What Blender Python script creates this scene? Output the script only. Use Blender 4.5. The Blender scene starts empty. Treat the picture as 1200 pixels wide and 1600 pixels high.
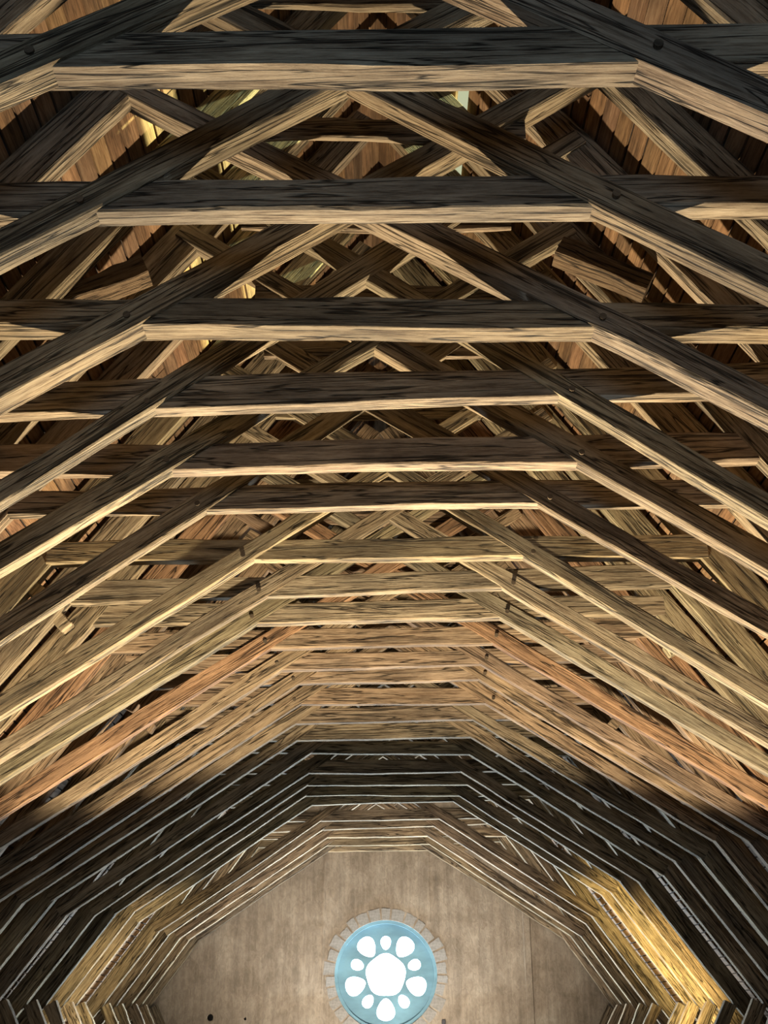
import bpy, bmesh, math, random
from math import radians, sin, cos, tan, atan, pi
from mathutils import Matrix, Vector

S = 4.0                 # metres per structural unit (height of the collars above the eye)
EYE = 1.7               # eye height above the attic floor
TH = radians(24.0); F = 1763.0
sc = bpy.context.scene
C = sc.collection
def W(x, y, z): return Vector((x*S, y*S, z*S + EYE))
FLOOR = -EYE/S

# ------------------------------------------------------------------ camera, world, lights
cam = bpy.data.cameras.new('camera'); co = bpy.data.objects.new('camera', cam); C.objects.link(co)
cam.sensor_fit = 'VERTICAL'; cam.sensor_height = 36.0; cam.lens = F/1600*36.0
cam.clip_start = 0.05; cam.clip_end = 200
co.location = (0, 0, EYE); co.rotation_euler = (pi/2 + TH, 0, 0)
sc.camera = co

wd = bpy.data.worlds.new('sky'); sc.world = wd; wd.use_nodes = True
wn = wd.node_tree.nodes; wn['Background'].inputs[0].default_value = (0.93, 0.98, 0.62, 1); wn['Background'].inputs[1].default_value = 0.55

sc.view_settings.view_transform = 'Standard'; sc.view_settings.look = 'None'
sc.view_settings.exposure = 0.0; sc.view_settings.gamma = 1.0; sc.view_settings.use_curve_mapping = False

def lamp(name, kind, loc, energy, col, target=None, **kw):
    l = bpy.data.lights.new(name, kind); l.energy = energy; l.color = col
    o = bpy.data.objects.new(name, l); C.objects.link(o); o.location = loc
    for k, v in kw.items(): setattr(l, k, v)
    if target is not None:
        o.rotation_euler = (Vector(target) - Vector(loc)).to_track_quat('-Z', 'Y').to_euler()
    return o
# floodlights and an added wall washer on the attic floor, below the picture
lamp('flood_light_main', 'SPOT', W(0.02, 2.40, -0.40), 5200, (1.0, 0.82, 0.56), W(0.02, 2.46, 1.0),
     spot_size=radians(113), spot_blend=0.13, shadow_soft_size=0.08)
lamp('flood_light_gable', 'SPOT', W(0.0, 5.35, -0.40), 1900, (1.0, 0.82, 0.66), W(0.0, 7.9, 0.72),
     spot_size=radians(76), spot_blend=0.9, shadow_soft_size=0.12)
lamp('wall_washer_fill', 'SPOT', W(0.0, 6.70, -0.40), 1250, (1.0, 0.87, 0.69), W(0.0, 7.9, 0.62),
     spot_size=radians(120), spot_blend=0.9, shadow_soft_size=0.12)  # unseen extra spot, added to brighten the far wall
lamp('flood_light_right', 'SPOT', W(0.75, 5.05, -0.36), 3800, (1.0, 0.76, 0.30), W(1.36, 5.80, 0.25),
     spot_size=radians(56), spot_blend=0.8, shadow_soft_size=0.06)
lamp('flood_light_left', 'SPOT', W(-0.75, 5.25, -0.36), 1350, (1.0, 0.80, 0.46), W(-1.34, 6.0, 0.25),
     spot_size=radians(56), spot_blend=0.8, shadow_soft_size=0.06)
# added cool fills without modelled openings: behind the viewer, and below the rose
lamp('near_cool_fill', 'AREA', W(0, -1.2, 0.1), 210, (0.50, 0.74, 1.0), W(0, 3, 0.8), shape='RECTANGLE', size=3.0, size_y=2.0)  # added fill to cool the dark front faces
lamp('far_soffit_fill', 'AREA', W(0, 7.82, -0.25), 2900, (0.78, 0.92, 1.0), W(0, 4.8, 0.45), shape='RECTANGLE', size=4.4, size_y=0.9)  # added fill to whiten the far soffits from below
# evening sun, entering only through the skylight slot of the right slope
sun = bpy.data.lights.new('sun', 'SUN'); sun.energy = 34.0; sun.color = (0.95, 1.0, 0.50); sun.angle = radians(0.6)
so = bpy.data.objects.new('sun', sun); C.objects.link(so); so.location = W(6, 1, 6)
so.rotation_euler = Vector((-1, 0.03, -0.513)).to_track_quat('-Z', 'Y').to_euler()

# ------------------------------------------------------------------ materials
def nmat(name):
    m = bpy.data.materials.new(name); m.use_nodes = True
    return m, m.node_tree, m.node_tree.nodes['Principled BSDF']
def ramp(nt, stops):
    r = nt.nodes.new('ShaderNodeValToRGB'); e = r.color_ramp.elements
    while len(e) < len(stops): e.new(0.5)
    for i, (p, c) in enumerate(stops): e[i].position = p; e[i].color = (*c, 1) if len(c) == 3 else c
    return r
def wood(name, stops, scale=1.0, crack=0.9, bump=1.0, axis=0):
    m, nt, b = nmat(name); N = nt.nodes.new; L = nt.links.new
    tc = N('ShaderNodeTexCoord'); oi = N('ShaderNodeObjectInfo')
    mul = N('ShaderNodeMath'); mul.operation = 'MULTIPLY'; mul.inputs[1].default_value = 173.0
    L(oi.outputs['Random'], mul.inputs[0])
    add = N('ShaderNodeVectorMath'); add.operation = 'ADD'
    L(tc.outputs['Object'], add.inputs[0]); L(mul.outputs[0], add.inputs[1])
    def mp(along, across):
        k = N('ShaderNodeMapping'); s = [across*scale]*3; s[axis] = along*scale
        k.inputs['Scale'].default_value = s; L(add.outputs[0], k.inputs[0]); return k
    def noise(mapping, det, rough, dist=0.0):
        n = N('ShaderNodeTexNoise'); n.inputs['Scale'].default_value = 1.0; n.inputs['Detail'].default_value = det
        n.inputs['Roughness'].default_value = rough; n.inputs['Distortion'].default_value = dist
        L(mapping.outputs[0], n.inputs['Vector']); return n
    grain = noise(mp(1.6, 26), 7, 0.68, 0.5)
    fine = noise(mp(6, 95), 5, 0.75)
    patch = noise(mp(0.9, 3.5), 4, 0.6, 0.3)
    ck = noise(mp(0.55, 13), 3, 0.55, 0.9)
    mix = N('ShaderNodeMath'); mix.operation = 'MULTIPLY_ADD'; mix.inputs[1].default_value = 0.45
    L(fine.outputs['Fac'], mix.inputs[0]); 
    m2 = N('ShaderNodeMath'); m2.operation = 'MULTIPLY'; m2.inputs[1].default_value = 0.55
    L(grain.outputs['Fac'], m2.inputs[0]); L(m2.outputs[0], mix.inputs[2])
    r = ramp(nt, stops); L(mix.outputs[0], r.inputs[0])
    # weathered patches
    pr = ramp(nt, [(0.35, (0.52, 0.52, 0.52)), (0.65, (1.12, 1.10, 1.05))]); L(patch.outputs['Fac'], pr.inputs[0])
    x1 = N('ShaderNodeMix'); x1.data_type = 'RGBA'; x1.blend_type = 'MULTIPLY'; x1.inputs[0].default_value = 1
    L(r.outputs[0], x1.inputs[6]); L(pr.outputs[0], x1.inputs[7])
    # cracks (shakes) along the grain
    ab = N('ShaderNodeMath'); ab.operation = 'SUBTRACT'; ab.inputs[1].default_value = 0.5; L(ck.outputs['Fac'], ab.inputs[0])
    a2 = N('ShaderNodeMath'); a2.operation = 'ABSOLUTE'; L(ab.outputs[0], a2.inputs[0])
    cr = ramp(nt, [(0.0, (1-crack,)*3), (0.012, (1-crack*0.7,)*3), (0.03, (1, 1, 1))]); L(a2.outputs[0], cr.inputs[0])
    x2 = N('ShaderNodeMix'); x2.data_type = 'RGBA'; x2.blend_type = 'MULTIPLY'; x2.inputs[0].default_value = 1
    L(x1.outputs[2], x2.inputs[6]); L(cr.outputs[0], x2.inputs[7])
    x3 = N('ShaderNodeMix'); x3.data_type = 'RGBA'; x3.blend_type = 'MULTIPLY'; x3.inputs[0].default_value = 1
    L(x2.outputs[2], x3.inputs[6]); L(oi.outputs['Color'], x3.inputs[7])
    L(x3.outputs[2], b.inputs['Base Color'])
    b.inputs['Roughness'].default_value = 0.82; b.inputs['Specular IOR Level'].default_value = 0.25
    h = N('ShaderNodeMath'); h.operation = 'MULTIPLY_ADD'; h.inputs[1].default_value = 0.6
    L(cr.outputs[0], h.inputs[0]); L(mix.outputs[0], h.inputs[2])
    bp = N('ShaderNodeBump'); bp.inputs['Strength'].default_value = bump; bp.inputs['Distance'].default_value = 0.025
    L(h.outputs[0], bp.inputs['Height']); L(bp.outputs[0], b.inputs['Normal'])
    return m
OAK = wood('aged_oak', [(0.31, (0.06, 0.042, 0.029)), (0.43, (0.23, 0.170, 0.115)), (0.52, (0.40, 0.320, 0.228)), (0.66, (0.56, 0.465, 0.35))])
BOARD = wood('sawn_boards', [(0.34, (0.09, 0.052, 0.028)), (0.5, (0.22, 0.13, 0.075)), (0.66, (0.33, 0.22, 0.135))], crack=0.4, bump=0.3, axis=1)
PEG = wood('peg_oak', [(0.3, (0.06, 0.045, 0.03)), (0.7, (0.2, 0.15, 0.1))], crack=0.2, bump=0.4)

def plain(name, col, rough=0.9):
    m, nt, b = nmat(name); b.inputs['Base Color'].default_value = (*col, 1); b.inputs['Roughness'].default_value = rough
    n = nt.nodes.new('ShaderNodeTexNoise'); n.inputs['Scale'].default_value = 6; n.inputs['Detail'].default_value = 6
    r = ramp(nt, [(0.3, tuple(c*0.75 for c in col)), (0.7, tuple(min(1, c*1.2) for c in col))])
    nt.links.new(n.outputs['Fac'], r.inputs[0]); nt.links.new(r.outputs[0], b.inputs['Base Color'])
    return m
SLATE = plain('slate_underside', (0.035, 0.030, 0.028))
FLOORM = plain('dusty_floor', (0.07, 0.065, 0.06))
STONE = plain('dressed_stone', (0.27, 0.26, 0.245))
TRACERY = plain('tracery_stone_glare', (0.17, 0.33, 0.43))  # cyan window glare painted into the stone colour

def plaster():
    m, nt, b = nmat('gable_plaster'); N = nt.nodes.new; L = nt.links.new
    tc = N('ShaderNodeTexCoord')
    def noise(sc3, det, rough=0.6, dist=0.0):
        k = N('ShaderNodeMapping'); k.inputs['Scale'].default_value = sc3; L(tc.outputs['Object'], k.inputs[0])
        n = N('ShaderNodeTexNoise'); n.inputs['Scale'].default_value = 1; n.inputs['Detail'].default_value = det
        n.inputs['Roughness'].default_value = rough; n.inputs['Distortion'].default_value = dist; L(k.outputs[0], n.inputs['Vector']); return n
    a = noise((1.3, 1.3, 1.0), 6, 0.65, 0.4); s = noise((5.5, 5.5, 0.35), 5, 0.7, 0.3); w = noise((9, 9, 5), 4, 0.6, 1.6)
    r = ramp(nt, [(0.3, (0.20, 0.165, 0.125)), (0.5, (0.30, 0.255, 0.205)), (0.7, (0.39, 0.345, 0.285))]); L(a.outputs['Fac'], r.inputs[0])
    sr = ramp(nt, [(0.35, (0.72, 0.70, 0.68)), (0.6, (1.1, 1.08, 1.05))]); L(s.outputs['Fac'], sr.inputs[0])
    x = N('ShaderNodeMix'); x.data_type = 'RGBA'; x.blend_type = 'MULTIPLY'; x.inputs[0].default_value = 0.8
    L(r.outputs[0], x.inputs[6]); L(sr.outputs[0], x.inputs[7])
    wr = ramp(nt, [(0.4, (0.86, 0.85, 0.84)), (0.6, (1.06, 1.05, 1.04))]); L(w.outputs['Fac'], wr.inputs[0])
    y = N('ShaderNodeMix'); y.data_type = 'RGBA'; y.blend_type = 'MULTIPLY'; y.inputs[0].default_value = 1
    L(x.outputs[2], y.inputs[6]); L(wr.outputs[0], y.inputs[7]); L(y.outputs[2], b.inputs['Base Color'])
    b.inputs['Roughness'].default_value = 0.95
    bp = N('ShaderNodeBump'); bp.inputs['Strength'].default_value = 0.35; bp.inputs['Distance'].default_value = 0.03
    L(w.outputs['Fac'], bp.inputs['Height']); L(bp.outputs[0], b.inputs['Normal'])
    return m
PLASTER = plaster()
def glass():
    m, nt, b = nmat('daylit_glass')
    b.inputs['Base Color'].default_value = (0.8, 0.9, 0.95, 1); b.inputs['Roughness'].default_value = 0.3
    b.inputs['Emission Color'].default_value = (0.72, 0.93, 1.0, 1); b.inputs['Emission Strength'].default_value = 26.0
    n = nt.nodes.new('ShaderNodeTexNoise'); n.inputs['Scale'].default_value = 3
    r = ramp(nt, [(0.3, (0.66, 0.92, 1.0)), (0.7, (0.80, 0.95, 1.0))]); nt.links.new(n.outputs['Fac'], r.inputs[0])
    nt.links.new(r.outputs[0], b.inputs['Emission Color'])
    return m
GLASS = glass()

# ------------------------------------------------------------------ helpers
def obj(name, me, mat=None, parent=None, M=None, color=None):
    o = bpy.data.objects.new(name, me); C.objects.link(o)
    if mat and not me.materials: me.materials.append(mat)
    if parent is not None: o.parent = parent
    if M is not None: o.matrix_basis = M
    if color: o.color = (*color, 1)
    return o
def tag(o, label, cat=None, group=None, kind=None):
    o['label'] = label
    if cat: o['category'] = cat
    if group: o['group'] = group
    if kind: o['kind'] = kind
    return o
def finish(bm, name, smooth=None):
    me = bpy.data.meshes.new(name); bmesh.ops.recalc_face_normals(bm, faces=bm.faces[:]); bm.to_mesh(me); bm.free()
    if smooth is not None:
        me.polygons.foreach_set('use_smooth', [True]*len(me.polygons)); me.set_sharp_from_angle(angle=radians(smooth))
    return me
def smoothnoise(rng, amp, waves):
    ks = [(rng.uniform(0.4, 1)*amp/(i**0.7), rng.uniform(0.7, 1.3)*i, rng.uniform(0, 2*pi)) for i in waves]
    return lambda t: sum(a*sin(2*pi*k*t + p) for a, k, p in ks)
def beam_mesh(L, depth, thick, seed, rough=1.0, taper=(1, 1), bow=0.0, chamfer=0.008):
    """hewn timber: x along it, y through the truss (0..thick), z across (0 = soffit, depth = top)"""
    rng = random.Random(seed); n = max(6, min(30, int(L/0.18)))
    zl = smoothnoise(rng, 0.011*rough, (1, 2, 5, 9)); zh = smoothnoise(rng, 0.015*rough, (1, 2, 5, 8))
    yf = smoothnoise(rng, 0.006*rough, (1, 3, 7)); yb = smoothnoise(rng, 0.010*rough, (1, 3, 6))
    cs = [smoothnoise(rng, 0.007*rough, (1, 3, 6, 11)) for _ in range(4)]
    bm = bmesh.new(); rings = []
    for i in range(n+1):
        t = i/n; x = t*L; k = taper[0] + (taper[1]-taper[0])*t; b_ = bow*4*t*(1-t)
        z0 = zl(t) + b_; z1 = depth*k + zh(t) + b_; y0 = yf(t); y1 = thick + yb(t)
        c = [max(0.003, chamfer*S/4 + f(t)) for f in cs]
        P = [(y0, z0+c[0]), (y0+c[0], z0), (y1-c[1], z0), (y1, z0+c[1]), (y1, z1-c[2]), (y1-c[2], z1), (y0+c[3], z1), (y0, z1-c[3])]
        rings.append([bm.verts.new((x, y, z)) for y, z in P])
    for a, b in zip(rings, rings[1:]):
        for j in range(8): bm.faces.new((a[j], a[(j+1) % 8], b[(j+1) % 8], b[j]))
    bm.faces.new(rings[0]); bm.faces.new(rings[-1][::-1])
    return finish(bm, 'timber', 32)
def beam(name, p0, p1, y, depth, thick, seed, parent, color, mat=OAK, **kw):
    """timber whose soffit edge runs p0 -> p1 (x, z in structural units, left to right), front face at y; parent sits at world origin offset"""
    a = Vector((p0[0]*S, 0, p0[1]*S)); b = Vector((p1[0]*S, 0, p1[1]*S)); d = (b-a); L = d.length; d.normalize()
    me = beam_mesh(L, depth*S, thick*S, seed, **kw)
    M = Matrix(((d.x, 0, -d.z, a.x), (0, 1, 0, y*S), (d.z, 0, d.x, a.z), (0, 0, 0, 1)))
    return obj(name, me, mat, parent, M, color)
def box_mesh(x0, x1, y0, y1, z0, z1, bev=0.0):
    bm = bmesh.new(); bmesh.ops.create_cube(bm, size=1)
    for v in bm.verts: v.co = Vector(((x0+x1)/2+v.co.x*(x1-x0), (y0+y1)/2+v.co.y*(y1-y0), (z0+z1)/2+v.co.z*(z1-z0)))
    if bev: bmesh.ops.bevel(bm, geom=bm.edges[:], offset=bev, segments=1, affect='EDGES')
    return finish(bm, 'box')
def empty(name, loc):
    o = bpy.data.objects.new(name, None); C.objects.link(o); o.location = loc; o.empty_display_size = 0.2; return o
def plate(name, loops, thick, res=1):
    """flat plate in xz with holes: loops[0] outline, others holes; facing -y, from y=0 to y=thick"""
    cu = bpy.data.curves.new(name, 'CURVE'); cu.dimensions = '2D'; cu.fill_mode = 'BOTH'; cu.extrude = thick/2
    for lp in loops:
        s = cu.splines.new('POLY'); s.points.add(len(lp)-1); s.use_cyclic_u = True
        for p, q in zip(s.points, lp): p.co = (q[0], q[1], 0, 1)
    t = bpy.data.objects.new('t', cu); C.objects.link(t)
    dg = bpy.context.evaluated_depsgraph_get(); me = bpy.data.meshes.new_from_object(t.evaluated_get(dg))
    bpy.data.objects.remove(t); bpy.data.curves.remove(cu); me.name = name
    me.transform(Matrix(((1, 0, 0, 0), (0, 0, 1, thick/2), (0, 1, 0, 0), (0, 0, 0, 1))))
    bm = bmesh.new(); bm.from_mesh(me); bmesh.ops.remove_doubles(bm, verts=bm.verts[:], dist=1e-5); bmesh.ops.recalc_face_normals(bm, faces=bm.faces[:]); bm.to_mesh(me); bm.free()
    return me

# ------------------------------------------------------------------ the roof's cross-section
RZ, RS = 2.08, 1.38                       # rafter soffit: z = RZ - RS*|x|
CX = -0.015
NB = math.hypot(1, RS)
BACK = 7.90                               # gable wall
RD = 0.074                                # rafter depth
def inv(px, py, D):
    a = TH - atan((py-800)/F); z = D*tan(a); return (px-600)/F*(D*cos(TH)+z*sin(TH)), z
def depth_of(py): return 1/tan(TH - atan((py-800)/F))

# floor
fl = obj('floor', box_mesh(-2.1*S, 2.1*S, -1.4*S, (BACK+0.3)*S, EYE+FLOOR*S-0.15, EYE+FLOOR*S), FLOORM)
tag(fl, 'dusty attic floor under the timber roof', kind='structure')
wn_ = obj('wall_near', plate('wall_near', [[(-2.0*S, 0), (2.0*S, 0), (0, (RZ+0.55-FLOOR)*S)]], 0.2), PLASTER, M=Matrix.Translation((0, -1.35*S, 0)))
tag(wn_, 'plastered gable wall behind the viewer', kind='structure')

# roof coverings and boards
OFF = (RD+0.012)*1.0                       # boards lie on the rafters' backs
SKY_Y = (1.50, 2.56); SKY_U = (0.12, 0.27)   # skylight slot on the right slope: along y, and slope distance from the ridge
YN, YF = -1.3, BACK
PITCH = 0.040; BW = 0.0345; BT = 0.008
RUN = 0.96
def slope_matrix(side):
    """local x = down the slope from the ridge, local y = along the nave, z = outward normal"""
    d = Vector((side*1/NB, 0, -RS/NB)); n = Vector((side*RS/NB, 0, 1/NB)); o = Vector((0, 0, RZ)) + n*OFF
    if side > 0: M = Matrix(((d.x, 0, n.x, (o.x+CX)*S), (0, 1, 0, 0), (d.z, 0, n.z, o.z*S+EYE), (0, 0, 0, 1)))
    else:        M = Matrix(((d.x, 0, n.x, (o.x+CX)*S), (0, 1, 0, 0), (d.z, 0, n.z, o.z*S+EYE), (0, 0, 0, 1)))
    return M
SLOPE = (RZ-FLOOR)*NB/RS + 0.10
def slab(rects, z0, z1):
    bm = bmesh.new()
    for x0, x1, y0, y1 in rects:
        r = bmesh.ops.create_cube(bm, size=1)
        for v in r['verts']: v.co = Vector((((x0+x1)/2+v.co.x*(x1-x0))*S, ((y0+y1)/2+v.co.y*(y1-y0))*S, ((z0+z1)/2+v.co.z*(z1-z0))*S))
    return finish(bm, 'covering')
rng = random.Random(5)
slit = PITCH*3 - 0.0045
for side, nm in ((-1, 'ceiling_left'), (1, 'ceiling_right')):
    M = slope_matrix(side)
    top = -OFF*RS - 0.03
    if side > 0:
        y0, y1 = SKY_Y; u0, u1 = SKY_U
        rects = [(top, u0, YN, YF), (u1, SLOPE, YN, YF), (u0, u1, YN, y0), (u0, u1, y1, YF)]
    else:
        rects = [(top, slit+0.001, YN, YF), (slit+0.0028, SLOPE, YN, YF)]
    ce = obj(nm, slab(rects, BT+0.004, BT+0.02), SLATE, None, M)
    tag(ce, 'boarded %s slope of the roof above the rafters' % ('left' if side < 0 else 'right'), kind='structure')
    # boards: 37 rows as single boards, lower rows joined
    shapes = []
    for k in range(5):
        r2 = random.Random(70+k); bm = bmesh.new(); w = r2.uniform(-0.0012, 0.0008)
        r = bmesh.ops.create_cube(bm, size=1)
        for v in r['verts']:
            v.co = Vector(((v.co.x*(BW+w) + r2.uniform(-0.0008, 0.0008))*S, v.co.y*(RUN-0.004)*S, (BT/2+v.co.z*BT*r2.uniform(0.8, 1.05))*S))
        bmesh.ops.subdivide_edges(bm, edges=[e for e in bm.edges if abs((e.verts[0].co-e.verts[1].co).y) > 1], cuts=2)
        me = finish(bm, 'board'); me.materials.append(BOARD); shapes.append(me)
    ROWS = 34
    for row in range(-3, ROWS):
        u = PITCH*(row+0.5) - 0.004
        st = -0.05 - (row*0.37 % 1)*RUN
        for run in range(9):
            yc = st + (run+0.5)*RUN
            if yc-RUN/2 > YF - 0.1 or yc+RUN/2 < 0.3: continue
            if side > 0 and SKY_U[0]-0.01 < u < SKY_U[1]+0.01 and SKY_Y[0]-RUN*0.4 < yc < SKY_Y[1]+RUN*0.4 and row % 2 != 0: continue
            b = obj('board', rng.choice(shapes), None, ce, Matrix.Translation((u*S, yc*S, 0)) @ Matrix.Rotation(rng.uniform(-0.002, 0.002), 4, 'Z'))
            k = rng.uniform(0.75, 1.15); b.color = (k*rng.uniform(0.95, 1.08), k, k*rng.uniform(0.85, 1.05), 1)
    low = []
    row = ROWS
    while PITCH*(row+1) < SLOPE:
        u = PITCH*(row+0.5)-0.004; low.append((u-BW/2, u+BW/2, YN, YF)); row += 1
    lo = obj('board', slab(low, 0, BT), BOARD, ce); lo['kind'] = 'stuff'; lo['label'] = 'lower roof boards near the eaves'

# ------------------------------------------------------------------ gable wall with the rose window
RX, RZC, RR = 0.012, 0.235, 0.335
def circ(r, n, cx=RX, cz=RZC, a0=0): return [((cx+r*cos(a0+2*pi*i/n))*S, (cz+r*sin(a0+2*pi*i/n))*S) for i in range(n)]
gt = [(-1.95, FLOOR), (1.95, FLOOR), (1.9, RZ-RS*1.9+0.14), (0, RZ+0.12), (-1.9, RZ-RS*1.9+0.14)]
gable = [(x*S, z*S) for x, z in gt]
def hole(px, py, r):
    x, z = inv(px, py, BACK); return circ(r, 14, x, z)
MW = Matrix.Translation((0, BACK*S, EYE))
wf = obj('wall_far', plate('wall_far', [gable, circ(RR, 72), hole(328, 1590, 0.022), hole(383, 1592, 0.009)], 0.10*S), PLASTER, M=MW)
tag(wf, 'plastered stone gable wall at the far end around the rose window', kind='structure')
bk = obj('wall_core', plate('wall_core', [gable, circ(RR, 72)], 0.05*S), PLASTER, wf, M=Matrix.Translation((0, 0.10*S+0.001, 0)))
# faint vertical rib on the plaster
x0, z0 = inv(817, 1450, BACK); x1, _ = inv(828, 1450, BACK)
obj('plaster_rib', box_mesh(x0*S, x1*S, -0.03, 0.02, FLOOR*S, 0.62*S, 0.008), PLASTER, wf)
x0, _ = inv(504, 1450, BACK); x1, _ = inv(508, 1450, BACK)
obj('plaster_rib', box_mesh(x0*S, x1*S, -0.012, 0.02, 0.10*S, 0.98*S, 0.004), PLASTER, wf)
x0, _ = inv(668, 1400, BACK); x1, _ = inv(672, 1400, BACK)
obj('plaster_rib', box_mesh(x0*S, x1*S, -0.012, 0.02, 0.55*S, 0.98*S, 0.004), PLASTER, wf)
xs, zs = inv(693, 1596, BACK)
obj('iron_stub', box_mesh((xs-0.012)*S, (xs+0.012)*S, -0.06, 0.02, (zs-0.03)*S, (zs+0.012)*S, 0.01), plain('iron', (0.03, 0.03, 0.035), 0.6), wf)
# voussoirs round the opening
rv = random.Random(9); a = 0.0; ang = []
while a < 2*pi-0.12: ang.append(a); a += rv.uniform(0.17, 0.26)
ang.append(2*pi)
for a0, a1 in zip(ang, ang[1:]):
    ro = RR + rv.uniform(0.050, 0.082); ri = RR-0.002; g = 0.016; pr = rv.uniform(0.010, 0.030)
    bm = bmesh.new(); n = 3; P = []
    for i in range(n+1):
        t = a0+g+(a1-a0-2*g)*i/n; P.append((t, ri))
    for i in range(n, -1, -1):
        t = a0+g+(a1-a0-2*g)*i/n; P.append((t, ro*rv.uniform(0.992, 1.008)))
    A = [bm.verts.new(((RX+r*cos(t))*S, -pr, (RZC+r*sin(t))*S)) for t, r in P]
    B = [bm.verts.new((v.co.x, 0.30, v.co.z)) for v in A]
    bm.faces.new(A); bm.faces.new(B[::-1])
    for i in range(len(A)): j = (i+1) % len(A); bm.faces.new((A[i], B[i], B[j], A[j]))
    v = obj('voussoir_stone', finish(bm, 'voussoir'), STONE, wf)
# rose window: tracery plate with eleven lights
win = empty('window_1', W(RX, BACK, RZC-RR)); tag(win, 'round stone rose window glowing white with daylight', kind='structure')
WM = Matrix.Translation((-RX*S, 0, -(RZC-RR)*S))
def blob(cx, cz, ang, rad, tang, point, n=26):
    """rounded light: 'rad' half-size along ang, 'tang' across, pointed outward/inward by 'point'"""
    out = []
    for i in range(n):
        t = 2*pi*i/n; u = cos(t)*rad; w = sin(t)*tang*(1+point*cos(t))
        out.append(((cx+u*cos(ang)-w*sin(ang))*S, (cz+u*sin(ang)+w*cos(ang))*S))
    return out
lights = []
pent = []
for i in range(60):
    t = 2*pi*i/60; r = 0.128*(1+0.035*cos(5*(t-pi/2))); pent.append(((RX+r*cos(t))*S, (RZC+r*sin(t))*S))
lights.append(pent)
for k in range(5):
    t = -pi/2 + k*2*pi/5; r = 0.207
    lights.append(blob(RX+r*cos(t), RZC+r*sin(t), t, 0.066, 0.056, 0.32))
    t = pi/2 + k*2*pi/5; r = 0.196
    lights.append(blob(RX+r*cos(t), RZC+r*sin(t), t, 0.042, 0.033, 0.15))
tr = obj('tracery', plate('tracery', [circ(RR-0.006, 72)] + lights, 0.045*S), TRACERY, win, WM @ Matrix.Translation((0, 0.055*S, 0)))
rim = obj('rim_moulding', plate('rim', [circ(RR-0.001, 72), circ(RR-0.022, 72)], 0.05*S), TRACERY, win, WM @ Matrix.Translation((0, 0.02*S, 0)))
for lt in lights:
    cx = sum(p[0] for p in lt)/len(lt); cz = sum(p[1] for p in lt)/len(lt)
    big = [(cx+(p[0]-cx)*1.04, cz+(p[1]-cz)*1.04) for p in lt]
    obj('pane', plate('pane', [big], 0.012), GLASS, win, WM @ Matrix.Translation((0, 0.078*S, 0)))

# ------------------------------------------------------------------ trusses
# measured soffit corners (left x, y, right x, y) of every collar in the picture, and the collar depth / thickness
T = [
 (74,105,1001,95, .055,.042), (148,333,940,325, .052,.037), (218,509,922,513, .051,.048), (248,640,876,621, .062,.033),
 (276,732,893,721, .060,.036), (323,799,845,790, .057,.028), (393,877,820,872, .055,.034), (417,932,790,921, .057,.028),
 (405,972,781,965, .058,.034), (425,1012,765,1003, .058,.030), (443,1045,750,1037, .052,.032), (468,1069,748,1061, .048,.030),
 (469,1101,762,1099, .058,.030), (465,1130,737,1123, .060,.030), (463,1157,735,1150, .060,.034), (488,1176,733,1178, .055,.034),
 (483,1207,720,1205, .060,.034), (482,1226,728,1225, .055,.034), (480,1243,715,1243, .055,.032), (488,1258,709,1252, .055,.032),
 (502,1283,687,1280, .060,.034), (502,1298,677,1291, .060,.034), (510,1310,668,1308, .055,.034), (510,1322,668,1318, .055,.034),
 (513,1331,670,1330, .055,.034)]
SL = {0:(31.5,31), 1:(34.3,32.8), 2:(34.5,31.8), 3:(37,35.5), 4:(34.7,33.6), 5:(36.5,32.8), 6:(35,34), 7:(34,33)}
ORD = ['first','second','third','fourth','fifth','sixth','seventh','eighth','ninth','tenth','eleventh','twelfth','thirteenth','fourteenth','fifteenth','sixteenth','seventeenth','eighteenth','nineteenth','twentieth','twenty-first','twenty-second','twenty-third','twenty-fourth','twenty-fifth']
LOOK = {0:'dark-faced oak roof truss, its collar the topmost wide beam, deeply split along the soffit',
        9:'oak roof truss with reddish braces, its collar tenth from the top of the photo',
        24:'oak roof truss standing right against the far gable wall, last of the row'}
peg_bm = bmesh.new(); r = bmesh.ops.create_cone(peg_bm, cap_ends=True, segments=9, radius1=0.024, radius2=0.021, depth=0.03)
for v in peg_bm.verts: v.co = Vector((v.co.x, v.co.z, v.co.y))
PEGME = finish(peg_bm, 'peg'); PEGME.materials.append(PEG)

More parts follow.
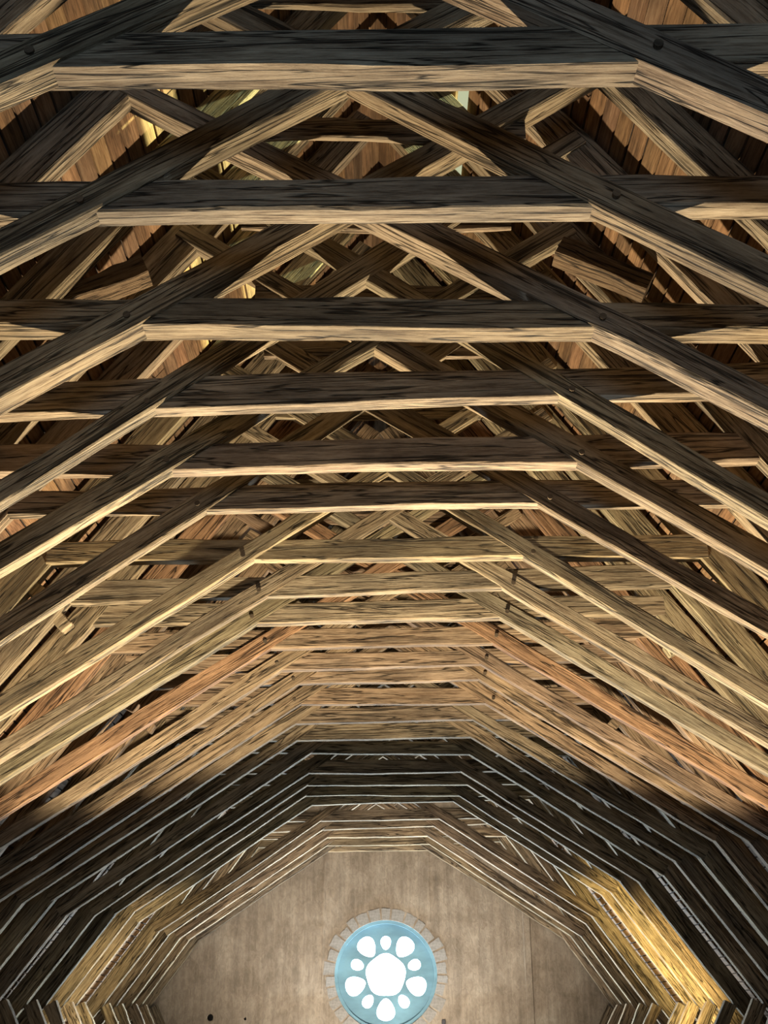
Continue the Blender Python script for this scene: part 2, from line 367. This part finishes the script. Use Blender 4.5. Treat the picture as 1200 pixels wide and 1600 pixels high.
def truss(i, row):
    xl, yl, xr, yr, ch, ct = row; rng = random.Random(100+i)
    D = depth_of((yl+yr)/2)
    pl = inv(xl, yl, D); pr = inv(xr, yr, D); pl = (pl[0]-CX, pl[1]); pr = (pr[0]-CX, pr[1])
    root = empty('roof_truss', W(CX, D, FLOOR))
    lab = LOOK.get(i) or 'oak roof truss with its collar beam %s from the top of the photo' % ORD[i]
    tag(root, lab, 'roof truss', 'scissor-braced roof trusses')
    zo = -FLOOR
    def P(p): return (p[0], p[1]+zo)
    far = i > 12
    def tint(lo=0.8, hi=1.12):
        k = rng.uniform(lo, hi); g = (1.0, 1.04, 0.98) if i in (6, 7, 8) else ((1.06, 0.97, 0.92) if i in (9, 10, 11, 12) else (1, 1, 1))
        return (g[0]*k*rng.uniform(0.97, 1.05), g[1]*k, g[2]*k*rng.uniform(0.90, 1.02))
    if i == 9: red = (1.06, 0.80, 0.64)
    else: red = None
    rx = lambda z: (RZ-z)/RS
    # collar, running out to both rafters
    zc = (pl[1]+pr[1])/2; sl = (pr[1]-pl[1])/(pr[0]-pl[0]); ex = rx(1.02)+0.03
    beam('collar', P((-ex, pl[1]+sl*(-ex-pl[0]))), P((ex, pl[1]+sl*(ex-pl[0]))), 0, ch, ct, 1000+i, root, tint(0.9, 1.12), bow=rng.uniform(-0.012, 0.02))
    # scissor braces, lapped over the collar
    sL, sR = SL.get(i, (34, 32.3)); th_b = ct*rng.uniform(0.95, 1.05); dB = rng.uniform(0.043, 0.049)
    off = -0.007
    for s, corner, deg in ((-1, pl, sL), (1, pr, sR)):
        g = tan(radians(deg))
        # line z = corner.z + g*s*(corner.x - x)... lower end on own rafter, upper end on the opposite one
        f = lambda x: corner[1] - s*g*(x-corner[0])
        # lower: RZ-RS*s*x = f(x)
        xlow = (RZ - corner[1] - s*g*corner[0])/(s*(RS - g))
        xup = (RZ - corner[1] - s*g*corner[0])/(-s*(RS + g))
        a = (xlow + s*0.005, f(xlow + s*0.005)); b = (xup - s*0.045, f(xup - s*0.045))
        p0, p1 = (a, b) if s < 0 else (b, a)
        br = beam('scissor_brace', P(p0), P(p1), off if s < 0 else off+0.003, dB, th_b, 2000+10*i+s, root, red or tint(0.82, 1.12),
                  taper=(1.08, 0.92) if s < 0 else (0.92, 1.08), bow=rng.uniform(-0.004, 0.016))
        if not far:
            px_ = corner[0] + s*0.02; q = Vector((px_*S, 0, (f(px_)+dB*0.62+zo)*S))
            lp = br.matrix_basis.inverted() @ Vector((q.x, (off-0.001)*S, q.z))
            k = obj('peg', PEGME, None, br, Matrix.Translation(lp))
    # rafters
    for s in (-1, 1):
        a = (0.0, RZ); b = (s*(RZ-FLOOR)/RS, FLOOR)
        p0, p1 = (b, a) if s < 0 else (a, b)
        beam('rafter', P(p0), P(p1), 0.004*rng.uniform(-1, 1), RD, 0.036, 3000+10*i+s, root, red or tint(0.8, 1.1), bow=rng.uniform(-0.01, 0.01))
        # ashlar strut from the rafter foot inwards to the floor
        xt = (RZ-0.03)/RS
        a = (s*xt, 0.03); b = (s*(xt-0.25), FLOOR)
        d = 0.052
        # soffit (inner) line of the strut; it lies on the outer side of that line
        if s < 0: beam('ashlar_strut', P(a), P(b), 0.0, d, 0.036, 3500+10*i, root, tint(0.8, 1.1))
        else: beam('ashlar_strut', P(b), P(a), 0.0, d, 0.036, 3600+10*i, root, tint(0.8, 1.1))
    # upper collar
    zu = 1.39; ex = 0.262
    beam('upper_collar', P((-ex, zu)), P((ex, zu)), 0.006, 0.046, 0.013, 4000+i, root, tint(0.75, 1.0))
    # packing blocks wedged under the collar ends, and the cleats of the fourth truss
    if not far and i > 3:
        for s in (-1, 1):
            if rng.random() < 0.55:
                x = s*(rx(0.93)-0.012); 
                bl = obj('packing_block', box_mesh(-0.07, 0.07, -0.03, 0.13, -0.11, 0.10, 0.012), OAK, root,
                    Matrix.Translation((x*S, 0.02*S, (0.93+zo)*S)) @ Matrix.Rotation(s*0.9+rng.uniform(-0.2, 0.2), 4, 'Y'), tint(1.0, 1.2))
    if i == 3:
        for a, b in (((100, 474), (232, 424)), ((868, 392), (1010, 452))):
            p0 = inv(*a, D+0.04); p1 = inv(*b, D+0.04)
            beam('cleat', P((p0[0]-CX, p0[1])), P((p1[0]-CX, p1[1])), 0.04, 0.042, 0.05, 4500+a[0], root, (0.42, 0.36, 0.30))
    return root
for i, row in enumerate(T): truss(i, row)
